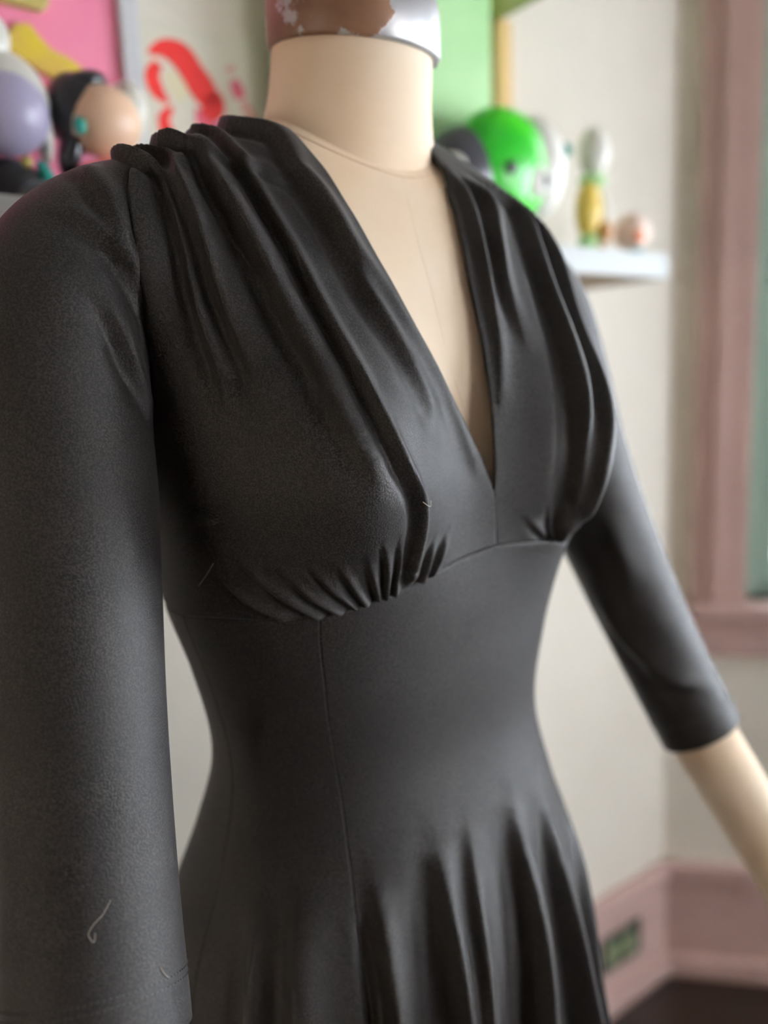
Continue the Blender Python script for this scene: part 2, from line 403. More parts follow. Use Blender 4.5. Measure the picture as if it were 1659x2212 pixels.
def fold_disp(V, folds):
    V = V.reshape(-1, 3); D = np.zeros(len(V))
    for f in folds:
        if f is None: continue
        Q = f['Q']; R = f['w']*4*(1+f['grow'])
        lo = Q.min(0)-R; hi = Q.max(0)+R
        idx = np.nonzero(((V > lo) & (V < hi)).all(1))[0]
        if not len(idx): continue
        for c in np.array_split(idx, max(1, len(idx)//60000)):
            v = V[c]; d2 = ((v[:, None]-Q[None])**2).sum(-1); k = d2.argmin(1)
            dv = v-Q[k]; lat = (dv*f['B'][k]).sum(1); lon = (dv*f['T'][k]).sum(1)
            end = (k == 0) | (k == len(Q)-1)
            att = np.where(end, np.exp(-(lon/(f['w']*1.5))**2), 1.0)
            W = f['w']*(.85+f['grow']*(k/(len(Q)-1))); d = lat/W
            # bulge side is round, groove side is steep
            r = np.where(d*f['side'] > 0, np.exp(-np.abs(d*1.7)**2.0), np.exp(-np.abs(d/1.35)**2))
            gv = -f['g']*np.exp(-((d-f['side']*1.35)/.75)**2)
            far = np.exp(-np.maximum(0, np.sqrt(d2[np.arange(len(c)), k])/W-3)**2)
            D[c] += f['amp']*f['env'][k]*(r+gv)*att*far
    return D
NEAR_F = [ # near bodice, shoulder to under-bust
 ([(589,287),(656,390),(719,481),(767,573),(811,655),(859,732),(897,804),(926,872)], .0075, 0.0061, .7, (1,1,1,.5)),
 ([(676,409),(743,520),(830,626),(897,732),(946,809),(984,891),(1023,988)], .0065, 0.0032, .5, (.3,1,.5)),
 ([(455,285),(485,307),(532,371),(578,451),(633,544),(700,674),(767,795),(820,900),(868,1002),(902,1079),(905,1130),(895,1190),(885,1240)], .0043, .0062, .55, (.9,1,1,1.1,.9)),
 ([(390,292),(422,324),(464,388),(519,476),(565,561),(623,674),(695,800),(753,920),(800,1000)], .0062, .0082, .75, (1,1.1,1.05,.3), -1, .5),
 ([(355,302),(380,324),(413,383),(440,450)], .0045, 0.0041, .7, (1,1,.1)),
 ([(325,312),(363,337),(392,396),(426,476),(456,565),(489,662),(532,759),(582,873)], .0050, .0078, .75, (1,1.1,.9,.1), -1, .6),
 ([(300,322),(338,367),(375,438),(401,527),(418,607),(443,704),(473,789),(498,873)], .0046, .0070, .7, (1,1.1,.9,.1), -1, .6),
 ([(268,320),(283,367),(291,451),(304,535),(325,650),(340,780)], .0075, 0.0072, .5, (1,1,.8,.1)),
 # gathers running up from the under-bust seam
 ([(483,1250),(531,1298),(603,1334)], .0035, 0.0032, .6, (.1,.8,1)),
 ([(543,1238),(603,1286),(682,1333)], .0038, 0.0038, .6, (.1,.8,1)),
 ([(615,1241),(664,1286),(730,1325)], .0038, 0.0038, .6, (.1,.8,1)),
 ([(676,1232),(718,1274),(766,1312)], .0034, 0.0038, .6, (.1,.8,1)),
 ([(736,1226),(766,1274),(787,1304)], .0032, 0.0038, .6, (.1,.8,1)),
 ([(796,1207),(808,1262),(817,1296)], .0030, 0.0038, .6, (.1,.8,1)),
 ([(832,1177),(835,1238),(832,1288)], .0028, 0.0038, .6, (.1,.8,1)),
 ([(866,1171),(860,1238),(850,1283)], .0028, 0.0038, .6, (.1,.8,1)),
 ([(941,1165),(923,1214),(908,1254)], .0032, 0.0043, .6, (.1,.8,1)),
 ([(968,1153),(947,1208),(932,1238)], .0032, 0.0038, .6, (.1,.8,1)),
]
FAR_F = [
 ([(955,350),(994,409),(1032,520),(1056,636),(1076,742),(1083,853)], .0060, 0.0051, .5, (1,1,.2), -1),
 ([(994,380),(1047,433),(1071,520),(1095,626),(1129,713)], .0070, 0.0065, .8, (1,1,.2), -1),
 ([(1042,390),(1105,443),(1153,549),(1201,684),(1240,795),(1264,901),(1259,1021),(1225,1130)], .0080, 0.0087, .9, (1,1,1,.9), -1),
 ([(1090,414),(1148,481),(1206,587),(1249,684),(1273,756),(1303,891),(1295,997),(1262,1090)], .0070, 0.0080, .8, (1,1,1,.8), -1),
 ([(1150,440),(1187,501),(1225,590),(1250,680)], .0060, 0.0058, .7, (1,1,.3), -1),
 ([(1140,1120),(1180,1160)], .0035, 0.0036, .6, (.1,.6,1)),
 ([(1188,1085),(1194,1160)], .0032, 0.0043, .6, (.1,.8,1)),
 ([(1215,1090),(1206,1160)], .0032, 0.0043, .6, (.1,.8,1)),
]
SKIRT_F = [
 ([(566,1920),(553,2103),(547,2211)], .012, 0.0078, .5, (.05,.8,1.3)),
 ([(657,1890),(649,2075),(649,2211)], .016, 0.0104, .5, (.05,.8,1.3)),
 ([(812,1900),(836,2075),(853,2211)], .010, 0.0104, .8, (.05,.9,1.4)),
 ([(950,1830),(967,1990),(995,2211)], .013, 0.0143, .8, (.05,.9,1.4)),
 ([(1016,1780),(1029,1990),(1040,2211)], .010, 0.0091, .5, (.05,.9,1.3)),
 ([(1110,1730),(1137,1933),(1154,2211)], .013, 0.0156, .8, (.05,.9,1.4)),
 ([(1172,1710),(1210,1933),(1250,2211)], .013, 0.0156, .7, (.05,.9,1.4)),
 ([(1222,1752),(1258,1933),(1280,2211)], .011, 0.0104, .5, (.05,.9,1.4)),
]
def folds_of(surf, spec): return [make_fold(surf, *f) for f in spec]
BOD = folds_of(TORSO, NEAR_F) + folds_of(TORSO, FAR_F)
SKF = folds_of(TORSO, SKIRT_F)
for f in SKF:  # flutes run on down to the hem
    if f is None: continue
    Q = f['Q']; t = f['T'][-1]; ext = Q[-1] + t*np.linspace(.02, .40, 20)[:, None]
    f['Q'] = np.concatenate([Q, ext]); f['T'] = np.concatenate([f['T'], np.repeat(t[None], 20, 0)])
    f['B'] = np.concatenate([f['B'], np.repeat(f['B'][-1:], 20, 0)]); f['env'] = np.r_[f['env'], np.linspace(1, 2, 20)*f['env'][-1]]

# ---- seam lines in (u, z)
USH = .14                                         # shoulder and side seams lie this far behind the side
ub = TORSO.line([(1225,1172),(1190,1170),(1150,1171),(1110,1174),(1072,1178),(1040,1190),(1005,1203),(960,1226),(905,1256),(850,1286),(780,1311),(700,1334),(640,1339),(560,1340),(480,1336),(400,1330)])
ubp = np.array([q[1] for q in ub]); ubp = ubp[np.argsort(ubp[:, 0])]
UC = float(TORSO.hit(1072, 1178)[1][0])            # the dress hangs with its centre seam here
zside = float(ubp[-1, 1])
ubu_ = np.r_[-USH-.01, .10, ubp[:, 0], np.pi+USH+.01, 2*np.pi-USH-.01, 2*np.pi+.2]; ubz_ = np.r_[zside, min(zside+.01, ubp[0, 1]), ubp[:, 1], zside, zside, zside]
def z_ub(u): return np.interp(np.asarray(u), ubu_, ubz_)
NECK_NEAR = [(590,268),(612,274),(650,305),(700,360),(760,455),(830,580),(900,715),(960,830),(1010,930),(1050,1015),(1066,1060)]
NECK_FAR = [(950,352),(985,440),(1010,560),(1035,680),(1054,800),(1064,900),(1069,1000),(1067,1060)]
ZN, ZT = 1.4285, 1.352
def cup(name, neck, sgn, nr, nc):
    h = np.array([q[1] for q in TORSO.line(neck)])
    us = np.pi/2 - sgn*(np.pi/2+USH)              # seam angle on this side
    inner = np.concatenate([[[us, ZN]], h, [[UC, float(z_ub(UC))]]])
    s = np.linspace(0, 1, nc); t = np.linspace(0, 1, nr)
    d0 = resample(inner*[.15, 1], nr)/[.15, 1]
    d0[:, 1] = np.minimum(d0[:, 1], ZN)
    zb = float(z_ub(us))
    d1 = np.stack([np.full(nr, us), np.interp(t, [0, 1], [ZT, zb])], 1)
    c0 = np.stack([np.full(nc, us), ZN+(ZT-ZN)*s], 1)
    ubu = UC + (us-UC)*s; c1 = np.stack([ubu, z_ub(ubu)], 1)
    s_, t_ = s[None, :, None], t[:, None, None]
    UZ = (1-t_)*c0[None]+t_*c1[None]+(1-s_)*d0[:, None]+s_*d1[:, None] - ((1-s_)*(1-t_)*c0[0]+s_*(1-t_)*c0[-1]+(1-s_)*t_*c1[0]+s_*t_*c1[-1])
    return UZ
def finish(name, UZ, folds, parent, edges, m=None):
    """edges: which borders are turned under: l r t b; n = neckline (deeper turn)"""
    G = b2w(S(UZ[..., 0], UZ[..., 1]))
    ctr = np.array([BASE[0], BASE[1], 1.1]); N = outward(G, normals(G), ctr)
    D = fold_disp(G, folds).reshape(G.shape[:2])
    G = G + N*np.where(D < 0, -.0055*np.tanh(-D/.0055), D)[..., None]
    N2_ = outward(G, normals(G), ctr)
    def tuck(G, N, axis, at, depth, turn=0):
        G = G.copy()
        sl = (slice(None), at) if axis == 1 else (at, slice(None))
        nb = 1 if at == 0 else -2
        sl2 = (slice(None), nb) if axis == 1 else (nb, slice(None))
        edge = G[sl] - N[sl]*depth
        extra = G[sl] - N[sl]*(depth+.003) + (G[sl2]-G[sl])*turn
        G[sl] = G[sl] - N[sl]*depth*.25
        if axis == 1:
            new = np.stack([edge, extra], 1) if at != 0 else np.stack([extra, edge], 1)
            return np.concatenate([G, new] if at != 0 else [new, G], 1)
        new = np.stack([edge, extra], 0) if at != 0 else np.stack([extra, edge], 0)
        return np.concatenate([G, new] if at != 0 else [new, G], 0)
    for e in edges:
        Nn = outward(G, normals(G), ctr)
        if e == 'l': G = tuck(G, Nn, 1, 0, .0022)
        if e == 'n': G = tuck(G, Nn, 1, 0, .0016, 2.0)
        if e == 'r': G = tuck(G, Nn, 1, -1, .0022)
        if e == 't': G = tuck(G, Nn, 0, 0, .0022)
        if e == 'b': G = tuck(G, Nn, 0, -1, .0022)
    n = normals(G); flip = ((n*(G-ctr)).sum(-1).mean() < 0)
    return grid_mesh(name, G, m or M['jersey'], parent, flip=not flip if False else flip)

DRESS = tag(empty('dress', (BASE[0], BASE[1], .42)), 'black jersey dress with gathered V-neck bodice and flared skirt worn by the dress form', 'dress')
o = finish('bodice_cup', cup('near', NECK_NEAR, -1, 420, 330), BOD, DRESS, 'nrtb')
o['label'] = 'gathered bodice half on the sleeve side beside the figurines'
o = finish('bodice_cup', cup('far', NECK_FAR, 1, 360, 260), BOD, DRESS, 'nrtb')
o['label'] = 'gathered bodice half on the window side'
# back of the bodice
ub_ = np.linspace(np.pi+USH, 2*np.pi-USH, 160); tb = np.linspace(0, 1, 150)
ztop = ZN - .010*np.sin((ub_-ub_[0])/(ub_[-1]-ub_[0])*np.pi)
UZ = np.stack([np.broadcast_to(ub_, (150, 160)), ztop[None]*(1-tb[:, None])+z_ub(ub_)[None]*tb[:, None]], -1)
finish('bodice_back', UZ, BOD, DRESS, 'lrtb')
# lower dress panels: front, two sides, back
ps = np.array([q[1] for q in TORSO.line([(690,1345),(697,1450),(708,1560),(723,1650),(746,1792),(768,1967),(791,2103),(805,2205)])])
ps = ps[np.argsort(ps[:, 1])]
def u_ps(z): return np.interp(z, ps[:, 1], ps[:, 0])
ZH = .42
def panel(name, ul, ur, nr, nc):
    t = np.linspace(0, 1, nr)[:, None]; s = np.linspace(0, 1, nc)[None]
    def edge(uf):
        z = np.full((nr, 1), 1.1)
        for _ in range(3):
            u = uf(z); z = z_ub(u[0])*(1-t)+ZH*t
        return uf(z), z
    a, za = edge(ul); b, zb = edge(ur)
    u = a*(1-s)+b*s
    z = z_ub(u[:1])*(1-t)+ZH*t
    # flutes all round the skirt away from the lines traced at the front
    return np.stack([u, z], -1)
near_ps = lambda z: u_ps(z)
far_ps = lambda z: 2*UC-u_ps(z)
US2 = -.13                                        # side seams of the skirt
nside = lambda z: np.full_like(z, np.pi+US2)
fside = lambda z: np.full_like(z, -US2)
o = finish('skirt_front_panel', panel('f', far_ps, near_ps, 420, 300), SKF, DRESS, 'lrt')
o = finish('skirt_side_panel', panel('n', near_ps, nside, 420, 200), SKF, DRESS, 'lrt')
o = finish('skirt_side_panel', panel('r', fside, far_ps, 420, 160), SKF, DRESS, 'lrt')
UZ = panel('b', nside, lambda z: np.full_like(z, 2*np.pi-US2), 300, 260)
o = finish('skirt_back_panel', UZ, SKF, DRESS, 'lrt')

# ---- sleeves
def sleeve_grid(path, rad, n=260, nseg=200):
    P = resample(path, n); R = hermite(np.linspace(0, 1, len(rad)), np.array(rad, float), np.linspace(0, 1, n))
    return b2w(tube_grid(P, R, nseg, ref=(0, 1, .25)))
NS_PATH = [(-.115,-.012,1.343),(-.165,-.010,1.341),(-.205,-.005,1.315),(-.224,.005,1.262),(-.231,.020,1.18),(-.245,.050,1.08),(-.259,.085,.98),(-.2695,.1115,.920)]
NS_RAD = [(.040,.040),(.048,.048),(.052,.052),(.051,.051),(.049,.049),(.047,.047),(.046,.046),(.047,.047)]
FS_PATH = [(.110,-.012,1.335),(.155,-.010,1.332),(.188,-.005,1.305),(.204,.005,1.250),(.217,.020,1.18),(.242,.050,1.08),(.270,.085,.98),(.287,.113,.915)]
FS_RAD = [(.040,.040),(.048,.048),(.050,.050),(.047,.047),(.043,.043),(.040,.040),(.038,.038),(.0375,.0375)]
NEAR_SF = [
 ([(127,451),(211,493),(270,552),(304,637)], .009, 0.0060, .6, (.1,1,.6)),
 ([(203,611),(253,696),(287,789),(316,865)], .008, 0.0053, .6, (.1,1,.6)),
 ([(150,338),(195,380),(240,450),(275,530)], .008, 0.0060, .6, (.8,1,.2)),
]
FAR_SF = [
 ([(1290,1290),(1340,1370),(1400,1430),(1450,1470)], .010, 0.0045, .5, (.1,1,.2)),
 ([(1380,1440),(1440,1470),(1510,1480)], .009, 0.0045, .5, (.1,1,.2)),
 ([(1300,1100),(1340,1200),(1370,1290)], .010, 0.0030, .5, (.1,1,.2)),
]
def sleeve(path, rad, spec, label):
    G = sleeve_grid(path, rad)
    n, k = G.shape[:2]
    sf = Surf(G, np.stack(np.meshgrid(np.arange(k), np.arange(n)), -1).astype(float), True)
    N = normals(G, True); ctr = G.mean(1, keepdims=True)
    if (N*(G-ctr)).sum(-1).mean() < 0: N = -N
    D = fold_disp(G, folds_of(sf, spec)).reshape(n, k)
    G = G+N*D[..., None]
    lip = G[-1]-N[-1]*.0022; lip2 = G[-12]-N[-12]*.003     # turned hem
    G = np.concatenate([G, lip[None], lip2[None]], 0)
    nn = normals(G, True); flip = (nn*(G-G.mean(1, keepdims=True))).sum(-1).mean() < 0
    o = grid_mesh('sleeve', G, M['jersey'], DRESS, wrap=True, flip=flip)
    o['label'] = label
    return G, N
GN, NN = sleeve(NS_PATH, NS_RAD, NEAR_SF, 'three-quarter sleeve beside the figurines')
GF, NF = sleeve(FS_PATH, FS_RAD, FAR_SF, 'three-quarter sleeve on the window side')

# ---- dress form inside
FORM = tag(empty('dress_form', (BASE[0], BASE[1], 0)), 'vintage cream linen dress form with worn metal neck cap wearing the black dress', 'dress form')
G = b2w(S(*np.meshgrid(np.linspace(0, 2*np.pi, 240, endpoint=False), np.linspace(.80, 1.4445, 200)), form=True))
N = normals(G, True); N = outward(G, N, np.array([BASE[0], BASE[1], 1.1])); G = G-N*(.0065+.022/(1+np.exp((G[..., 2:]-.985)/.012)))
nn = normals(G, True); grid_mesh('torso', G, M['linen'], FORM, wrap=True, flip=(nn*(G-[BASE[0], BASE[1], 1.1])).sum(-1).mean() < 0, caps=True)
NKZ = [(1.330,.098,.066,-.012),(1.360,.087,.062,-.012),(1.385,.076,.060,-.012),(1.41,.068,.059,-.010),(1.44,.060,.057,-.004),(1.47,.057,.056,.001),(1.505,.056,.055,.002)]
nz = np.linspace(1.33, 1.505, 60); q = hermite([r[0] for r in NKZ], np.array([r[1:] for r in NKZ]), nz)
a = np.linspace(0, 2*np.pi, 96, endpoint=False)
LEAN = .15
yy = q[:, 2:3]+q[:, 1:2]*np.sin(a)
G = b2w(np.stack([q[:, :1]*np.cos(a), yy, nz[:, None]-LEAN*np.clip((nz[:, None]-1.40)/.07, 0, 1)*yy], -1))
grid_mesh('neck', G, M['linen'], FORM, wrap=True, caps=True)
cw = b2w(np.array([0, 0, 0.0]))
prof = np.array([(.0560,1.473),(.0600,1.473),(.0615,1.475),(.0615,1.503),(.0598,1.511),(.053,1.516),(.03,1.520),(.01,1.521)])
a = np.linspace(0, 2*np.pi, 120, endpoint=False)
yy = prof[:, :1]*.97*np.sin(a)+.003
grid_mesh('neck_cap', b2w(np.stack([prof[:, :1]*np.cos(a)+.001, yy, prof[:, 1:]-LEAN*yy], -1)), M['cap'], FORM, wrap=True, caps=True)
def forearm(path, rad, label):
    P = resample(path, 60); R = hermite(np.linspace(0, 1, len(rad)), np.array(rad, float), np.linspace(0, 1, 60))[:, 0]
    s = np.linspace(0, 1, 60); R = R*np.sqrt(np.clip(1-np.clip((s-.93)/.07, 0, .999)**2, .0, 1))
    grid_mesh('arm', b2w(tube_grid(P, R, 40, ref=(0, 1, .25))), M['linen'], FORM, wrap=True, caps=True)
forearm([(-.245,.050,1.08),(-.259,.085,.98),(-.270,.113,.915),(-.286,.160,.82),(-.299,.215,.71)], [.040,.042,.040,.035,.028], '')
forearm([(.242,.050,1.08),(.270,.085,.98),(.287,.113,.915),(.317,.160,.82),(.352,.215,.70)], [.029,.030,.030,.028,.024], '')
lathe('pole', [(.014,.03),(.014,.80)], M['stand'], FORM, (cw[0], cw[1], 0), 24)
lathe('base', [(.02,.0),(.17,.0),(.175,.006),(.17,.016),(.06,.028),(.03,.045),(.02,.06)], M['stand'], FORM, (cw[0], cw[1], 0), 64)

# ---- small things sewn on or caught on the cloth
FB = [o for o in bpy.data.objects if o.parent is FORM and o.name.split('.')[0] in ('torso', 'neck')]
def mesh_bvh(objs):
    V, Fc = [], []
    for o in objs:
        n0 = len(V); V += [tuple(v.co) for v in o.data.vertices]; Fc += [tuple(n0+i for i in p.vertices) for p in o.data.polygons]
    return BVHTree.FromPolygons(V, Fc)
def cast(bvh, x, y, lift=0.0):
    d = Vector((CR @ np.array([(x-CXP)/FPX, -(y-CYP)/FPX, -1.0])).tolist()).normalized()
    loc, nn, i, t = bvh.ray_cast(Vector(CAM.tolist()), d)
    if loc is None: return None
    return np.array(loc) + (np.array(nn) if nn.dot(d) < 0 else -np.array(nn))*lift
fb = mesh_bvh(FB)
def surface_line(name, bvh, pts, r, m, parent, lift=.0002, n=40):
    P = [cast(bvh, x, y, lift) for x, y in pts]; P = [p for p in P if p is not None]
    return tube(name, resample(np.array(P), n), r, m, parent, 6)
surface_line('neck_seam', fb, [(606,276),(640,290),(700,318),(760,345),(820,368),(868,382),(905,384),(930,378)], .0003, M['seam'], FORM)
surface_line('centre_seam', fb, [(868,384),(885,450),(905,530),(930,620),(955,720),(985,830),(1015,920)], .00009, M['seam'], FORM, .00005)
M['lint'] = mat('pale_lint', (.55, .48, .42), .9)
sl = [o for o in bpy.data.objects if o.parent is DRESS and o.name == 'sleeve']
sb = mesh_bvh(sl); bb = mesh_bvh([o for o in bpy.data.objects if o.parent is DRESS and o.name.startswith('bodice_cup')])
surface_line('lint_thread', sb, [(238,1945),(222,1975),(200,2000),(191,2018),(203,2035),(206,2015)], .00014, M['lint'], DRESS, .0006)
surface_line('lint_thread', sb, [(345,2090),(355,2105),(362,2112)], .00016, M['lint'], DRESS, .0005, 12)
surface_line('lint_thread', bb, [(914,1083),(922,1090),(929,1082)], .00022, M['lint'], DRESS, .0006, 12)
surface_line('lint_thread', bb, [(462,1216),(448,1240),(430,1265)], .00012, M['lint'], DRESS, .0005, 16)
# twin rows of stitches above the sleeve hems
M['thread'] = mat('black_thread', (.05, .048, .047), .6)
def stitches(G, N, rows):
    V, Fc = [], []
    k = G.shape[1]
    for ri in rows:
        c = G[ri]; nrm = N[min(ri, len(N)-1)]
        for j in range(0, k, 2):
            p0, p1 = c[j], c[(j+1) % k]; t = p1-p0; t = t/np.linalg.norm(t); n_ = nrm[j]; s_ = np.cross(t, n_)
            b0 = len(V); h = .00028
            for p in (p0, p0+(p1-p0)*.95):
                V += [p+n_*.0005+s_*h, p+n_*.0005-s_*h, p-n_*.0003-s_*h, p-n_*.0003+s_*h]
            Fc += [(b0, b0+1, b0+5, b0+4), (b0+1, b0+2, b0+6, b0+5), (b0+2, b0+3, b0+7, b0+6), (b0+3, b0, b0+4, b0+7), (b0+3, b0+2, b0+1, b0), (b0+4, b0+5, b0+6, b0+7)]
    return pydata('hem_stitching', V, Fc, M['thread'], DRESS, False)
stitches(GN, NN, (246, 248)); stitches(GF, NF, (246, 248))
# ================================================================== shelf and things on the long wall
def ellipsoid(name, c, r, m, parent=None, rotz=None, v0=-1.0, v1=1.0, nu=28, nv=18, tilt=0.0):
    """ellipsoid about c, radii (along wall, out of wall, up); v0..v1 cuts it in height"""
    th = np.linspace(math.asin(max(-.9995, v0)), math.asin(min(.9995, v1)), nv); a = np.linspace(0, 2*np.pi, nu, endpoint=False)
    x = r[0]*np.cos(th)[:, None]*np.cos(a); y = r[1]*np.cos(th)[:, None]*np.sin(a); z = r[2]*np.sin(th)[:, None]*np.ones(nu)
    ct, st = math.cos(tilt), math.sin(tilt); x, z = x*ct-z*st, x*st+z*ct
    P = np.stack([c[0]+x*U1[0]+y*N1[0], c[1]+x*U1[1]+y*N1[1], c[2]+z], -1)
    return grid_mesh(name, P, m, parent, wrap=True, flip=True, caps=True)
ZS = 1.404
M['shade_brown'] = mat('shade_brown_underside', (.20, .13, .06), .6)  # brown with the shade under the shelf put into the colour
sh = tag(empty('wall_shelf', wp(-1.1, .1, 1.374)), 'long pale grey floating shelf on the wall carrying the figurines', 'shelf')
wbox('board', wp, -2.0, -.335, .0, .195, 1.374, ZS, M['shelf'], sh, .003)
wbox('end_cap', wp, -.335, -.325, .0, .2, 1.371, ZS+.002, M['shelf'], sh, .002)
wbox('underside', wp, -1.99, -.337, .001, .190, 1.3715, 1.374, M['shade_brown'], sh)  # added dark sheet, since bounce light left the board pale below
wbox('front_lip', wp, -2.0, -.335, .195, .2, 1.372, ZS+.001, M['shelf'], sh, .0015)
M['olive'] = mat('olive_shelf_reflection', (.16, .21, .04), .5); M['tealp'] = mat('teal_edge_paint', (.22, .36, .28), .5)  # olive holds green reflected from the neighbouring green piece
us = tag(empty('upper_shelf', wp(-.53, .07, 1.745)), 'short shelf tinted olive by reflected green high on the wall beside the green box', 'shelf')
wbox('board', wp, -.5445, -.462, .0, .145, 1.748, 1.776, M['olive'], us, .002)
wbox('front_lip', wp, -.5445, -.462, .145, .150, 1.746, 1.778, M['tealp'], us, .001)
tag(wbox('wood_batten', wp, -.474, -.448, .0, .018, ZS+.0005, 1.747, M['wood'], None, .002), 'narrow upright wooden batten under the short upper shelf', 'batten')
M['green'] = mat('mint_green_paint', (.36, .62, .30), .55); noise_color(M['green'], (.31, .58, .26), (.46, .72, .38), 5)
gb = tag(empty('green_box', wp(-.72, .04, ZS)), 'tall mint green display box standing on the shelf behind the dress form neck', 'box')
wbox('box_body', wp, -.84, -.548, .004, .080, ZS+.0005, 2.02, M['green'], gb, .004)
wbox('box_lid', wp, -.843, -.545, .002, .084, 2.02, 2.05, M['green'], gb, .004)

# pink picture with yellow ornaments
M['pink'] = mat('pink_paper', (.71, .20, .32), .6); noise_color(M['pink'], (.69, .185, .30), (.73, .22, .34), 8)
M['frame_white'] = mat('pale_grey_frame', (.63, .65, .68), .4)
M['yellow'] = mat('mustard_yellow', (.56, .43, .015), .5); noise_color(M['yellow'], (.58, .46, .01), (.50, .33, .06), 30)
M['gold'] = mat('old_gold', (.42, .35, .10), .5)
pp = tag(empty('pink_picture', wp(-1.3, .01, ZS)), 'pink picture with raised yellow ornaments in a pale grey frame', 'picture')
wbox('backing', wp, -1.58, -1.026, .002, .012, ZS+.018, 1.93, M['pink'], pp)
for a, b, c, d in ((-1.60, -1.58, ZS+.001, 1.95), (-1.026, -1.006, ZS+.001, 1.95)): wbox('frame_stile', wp, a, b, .001, .022, c, d, M['frame_white'], pp, .002)
for c, d in ((ZS+.001, ZS+.018), (1.93, 1.95)): wbox('frame_rail', wp, -1.58, -1.026, .001, .022, c, d, M['frame_white'], pp, .002)
plate('yellow_ornament', wp, [(-1.142,1.592),(-1.131,1.606),(-1.118,1.609),(-1.108,1.596),(-1.098,1.588),(-1.082,1.583),(-1.068,1.575),(-1.060,1.562),(-1.066,1.548),(-1.078,1.541),(-1.084,1.552),(-1.097,1.560),(-1.113,1.566),(-1.127,1.572),(-1.140,1.580)], .012, .020, M['yellow'], pp, .0015)
plate('gold_badge', wp, [(-1.21,1.624),(-1.105,1.622),(-1.098,1.628),(-1.096,1.650),(-1.103,1.662),(-1.21,1.664)], .012, .024, M['gold'], pp, .002)
M['orange'] = mat('orange_vinyl', (.70, .13, .03), .35)
plate('orange_ornament', wp, [(-1.118,1.552),(-1.100,1.556),(-1.093,1.544),(-1.096,1.525),(-1.108,1.522),(-1.116,1.534)], .012, .018, M['orange'], pp, .0015)

# cream print with abstract red strokes
M['print'] = mat('cream_print_paper', (.70, .67, .56), .7)
M['red'] = mat('red_ink', (.62, .008, .005), .6); M['rose'] = mat('rose_ink', (.62, .10, .16), .6); M['blush'] = mat('blush_ink', (.66, .33, .27), .6)
M['violet'] = mat('violet_ink', (.25, .20, .48), .6); M['face'] = mat('pale_ink', (.72, .66, .45), .7)
cp = tag(empty('abstract_print', wp(-.93, .01, ZS)), 'cream art print with loose abstract red and pink brush strokes leaning on the wall', 'art print')
wbox('sheet', wp, -1.002, -.846, .002, .006, ZS+.001, 1.645, M['print'], cp, .0008)
def stroke(pts, widths, m, name):
    P = resample(np.array(pts, float), 40); W = hermite(np.linspace(0, 1, len(widths)), np.array(widths, float), np.linspace(0, 1, 40))[:, 0]
    T = np.gradient(P, axis=0); T /= np.linalg.norm(T, axis=1)[:, None]; Nn = np.stack([-T[:, 1], T[:, 0]], 1)
    W = W*1.35; L = P+Nn*W[:, None]; R_ = P-Nn*W[:, None]
    V = [wp(a, o, b) for o in (.0066, .0058) for side in (L, R_) for a, b in side]
    n = 40; F_ = []
    for i in range(n-1): F_.append((i, i+1, n+i+1, n+i)); F_.append((2*n+i, 3*n+i, 3*n+i+1, 2*n+i+1)); F_.append((i, 2*n+i, 2*n+i+1, i+1)); F_.append((n+i, n+i+1, 3*n+i+1, 3*n+i))
    return pydata(name, V, F_, m, cp, False)
stroke([(-.993,1.609),(-.975,1.616),(-.955,1.612),(-.943,1.598),(-.930,1.580),(-.921,1.566)], [.001,.007,.011,.011,.012,.009], M['red'], 'red_stroke')
stroke([(-.982,1.600),(-.990,1.585),(-.986,1.572),(-.974,1.560)], [.004,.006,.006,.002], M['red'], 'red_stroke')
stroke([(-.921,1.578),(-.917,1.566),(-.923,1.556),(-.936,1.556)], [.008,.009,.007,.003], M['red'], 'red_stroke')
stroke([(-.970,1.556),(-.980,1.543),(-.978,1.530),(-.964,1.512)], [.002,.005,.006,.005], M['red'], 'red_stroke')
stroke([(-.936,1.560),(-.936,1.547),(-.926,1.538),(-.920,1.520)], [.004,.005,.009,.009], M['rose'], 'rose_stroke')
stroke([(-.895,1.612),(-.893,1.606)], [.004,.005], M['blush'], 'blush_stroke')
stroke([(-.891,1.598),(-.887,1.588),(-.884,1.578)], [.004,.006,.005], M['rose'], 'rose_stroke')
stroke([(-.880,1.576),(-.872,1.562),(-.866,1.545),(-.864,1.520)], [.004,.005,.006,.005], M['blush'], 'blush_stroke')
stroke([(-.913,1.549),(-.911,1.539)], [.003,.004], M['violet'], 'violet_stroke')
stroke([(-.972,1.592),(-.962,1.580),(-.954,1.566)], [.004,.007,.006], M['face'], 'pale_stroke')

# ---- plain vinyl figurines (no faces)
M['lav'] = mat('lavender_vinyl', (.47, .43, .60), .3); M['whitev'] = mat('white_vinyl', (.80, .79, .72), .3); M['blackv'] = mat('black_vinyl', (.012, .013, .016), .3)
M['peach'] = mat('peach_vinyl', (.78, .52, .36), .35); M['teal'] = mat('teal_vinyl', (.02, .30, .24), .3); M['greyv'] = mat('grey_vinyl', (.10, .11, .12), .3)
f1 = tag(empty('figurine', wp(-1.1730, .115, ZS)), 'vinyl figurine with lavender head, white swept hair and black body on the shelf', 'figurine')
ellipsoid('base', wp(-1.1730, .115, ZS+.0075), (.034, .030, .007), M['greyv'], f1)
ellipsoid('body', wp(-1.1730, .115, ZS+.026), (.028, .024, .024), M['blackv'], f1)
ellipsoid('skirt_roll', wp(-1.1580, .128, ZS+.017), (.020, .016, .012), M['greyv'], f1, tilt=.4)
hd = ellipsoid('head', wp(-1.1730, .118, ZS+0.087), (.038, .033, .036), M['lav'], f1)
ellipsoid('hair', wp(-1.1730, .106, ZS+0.101), (.042, .034, .042), M['whitev'], hd)
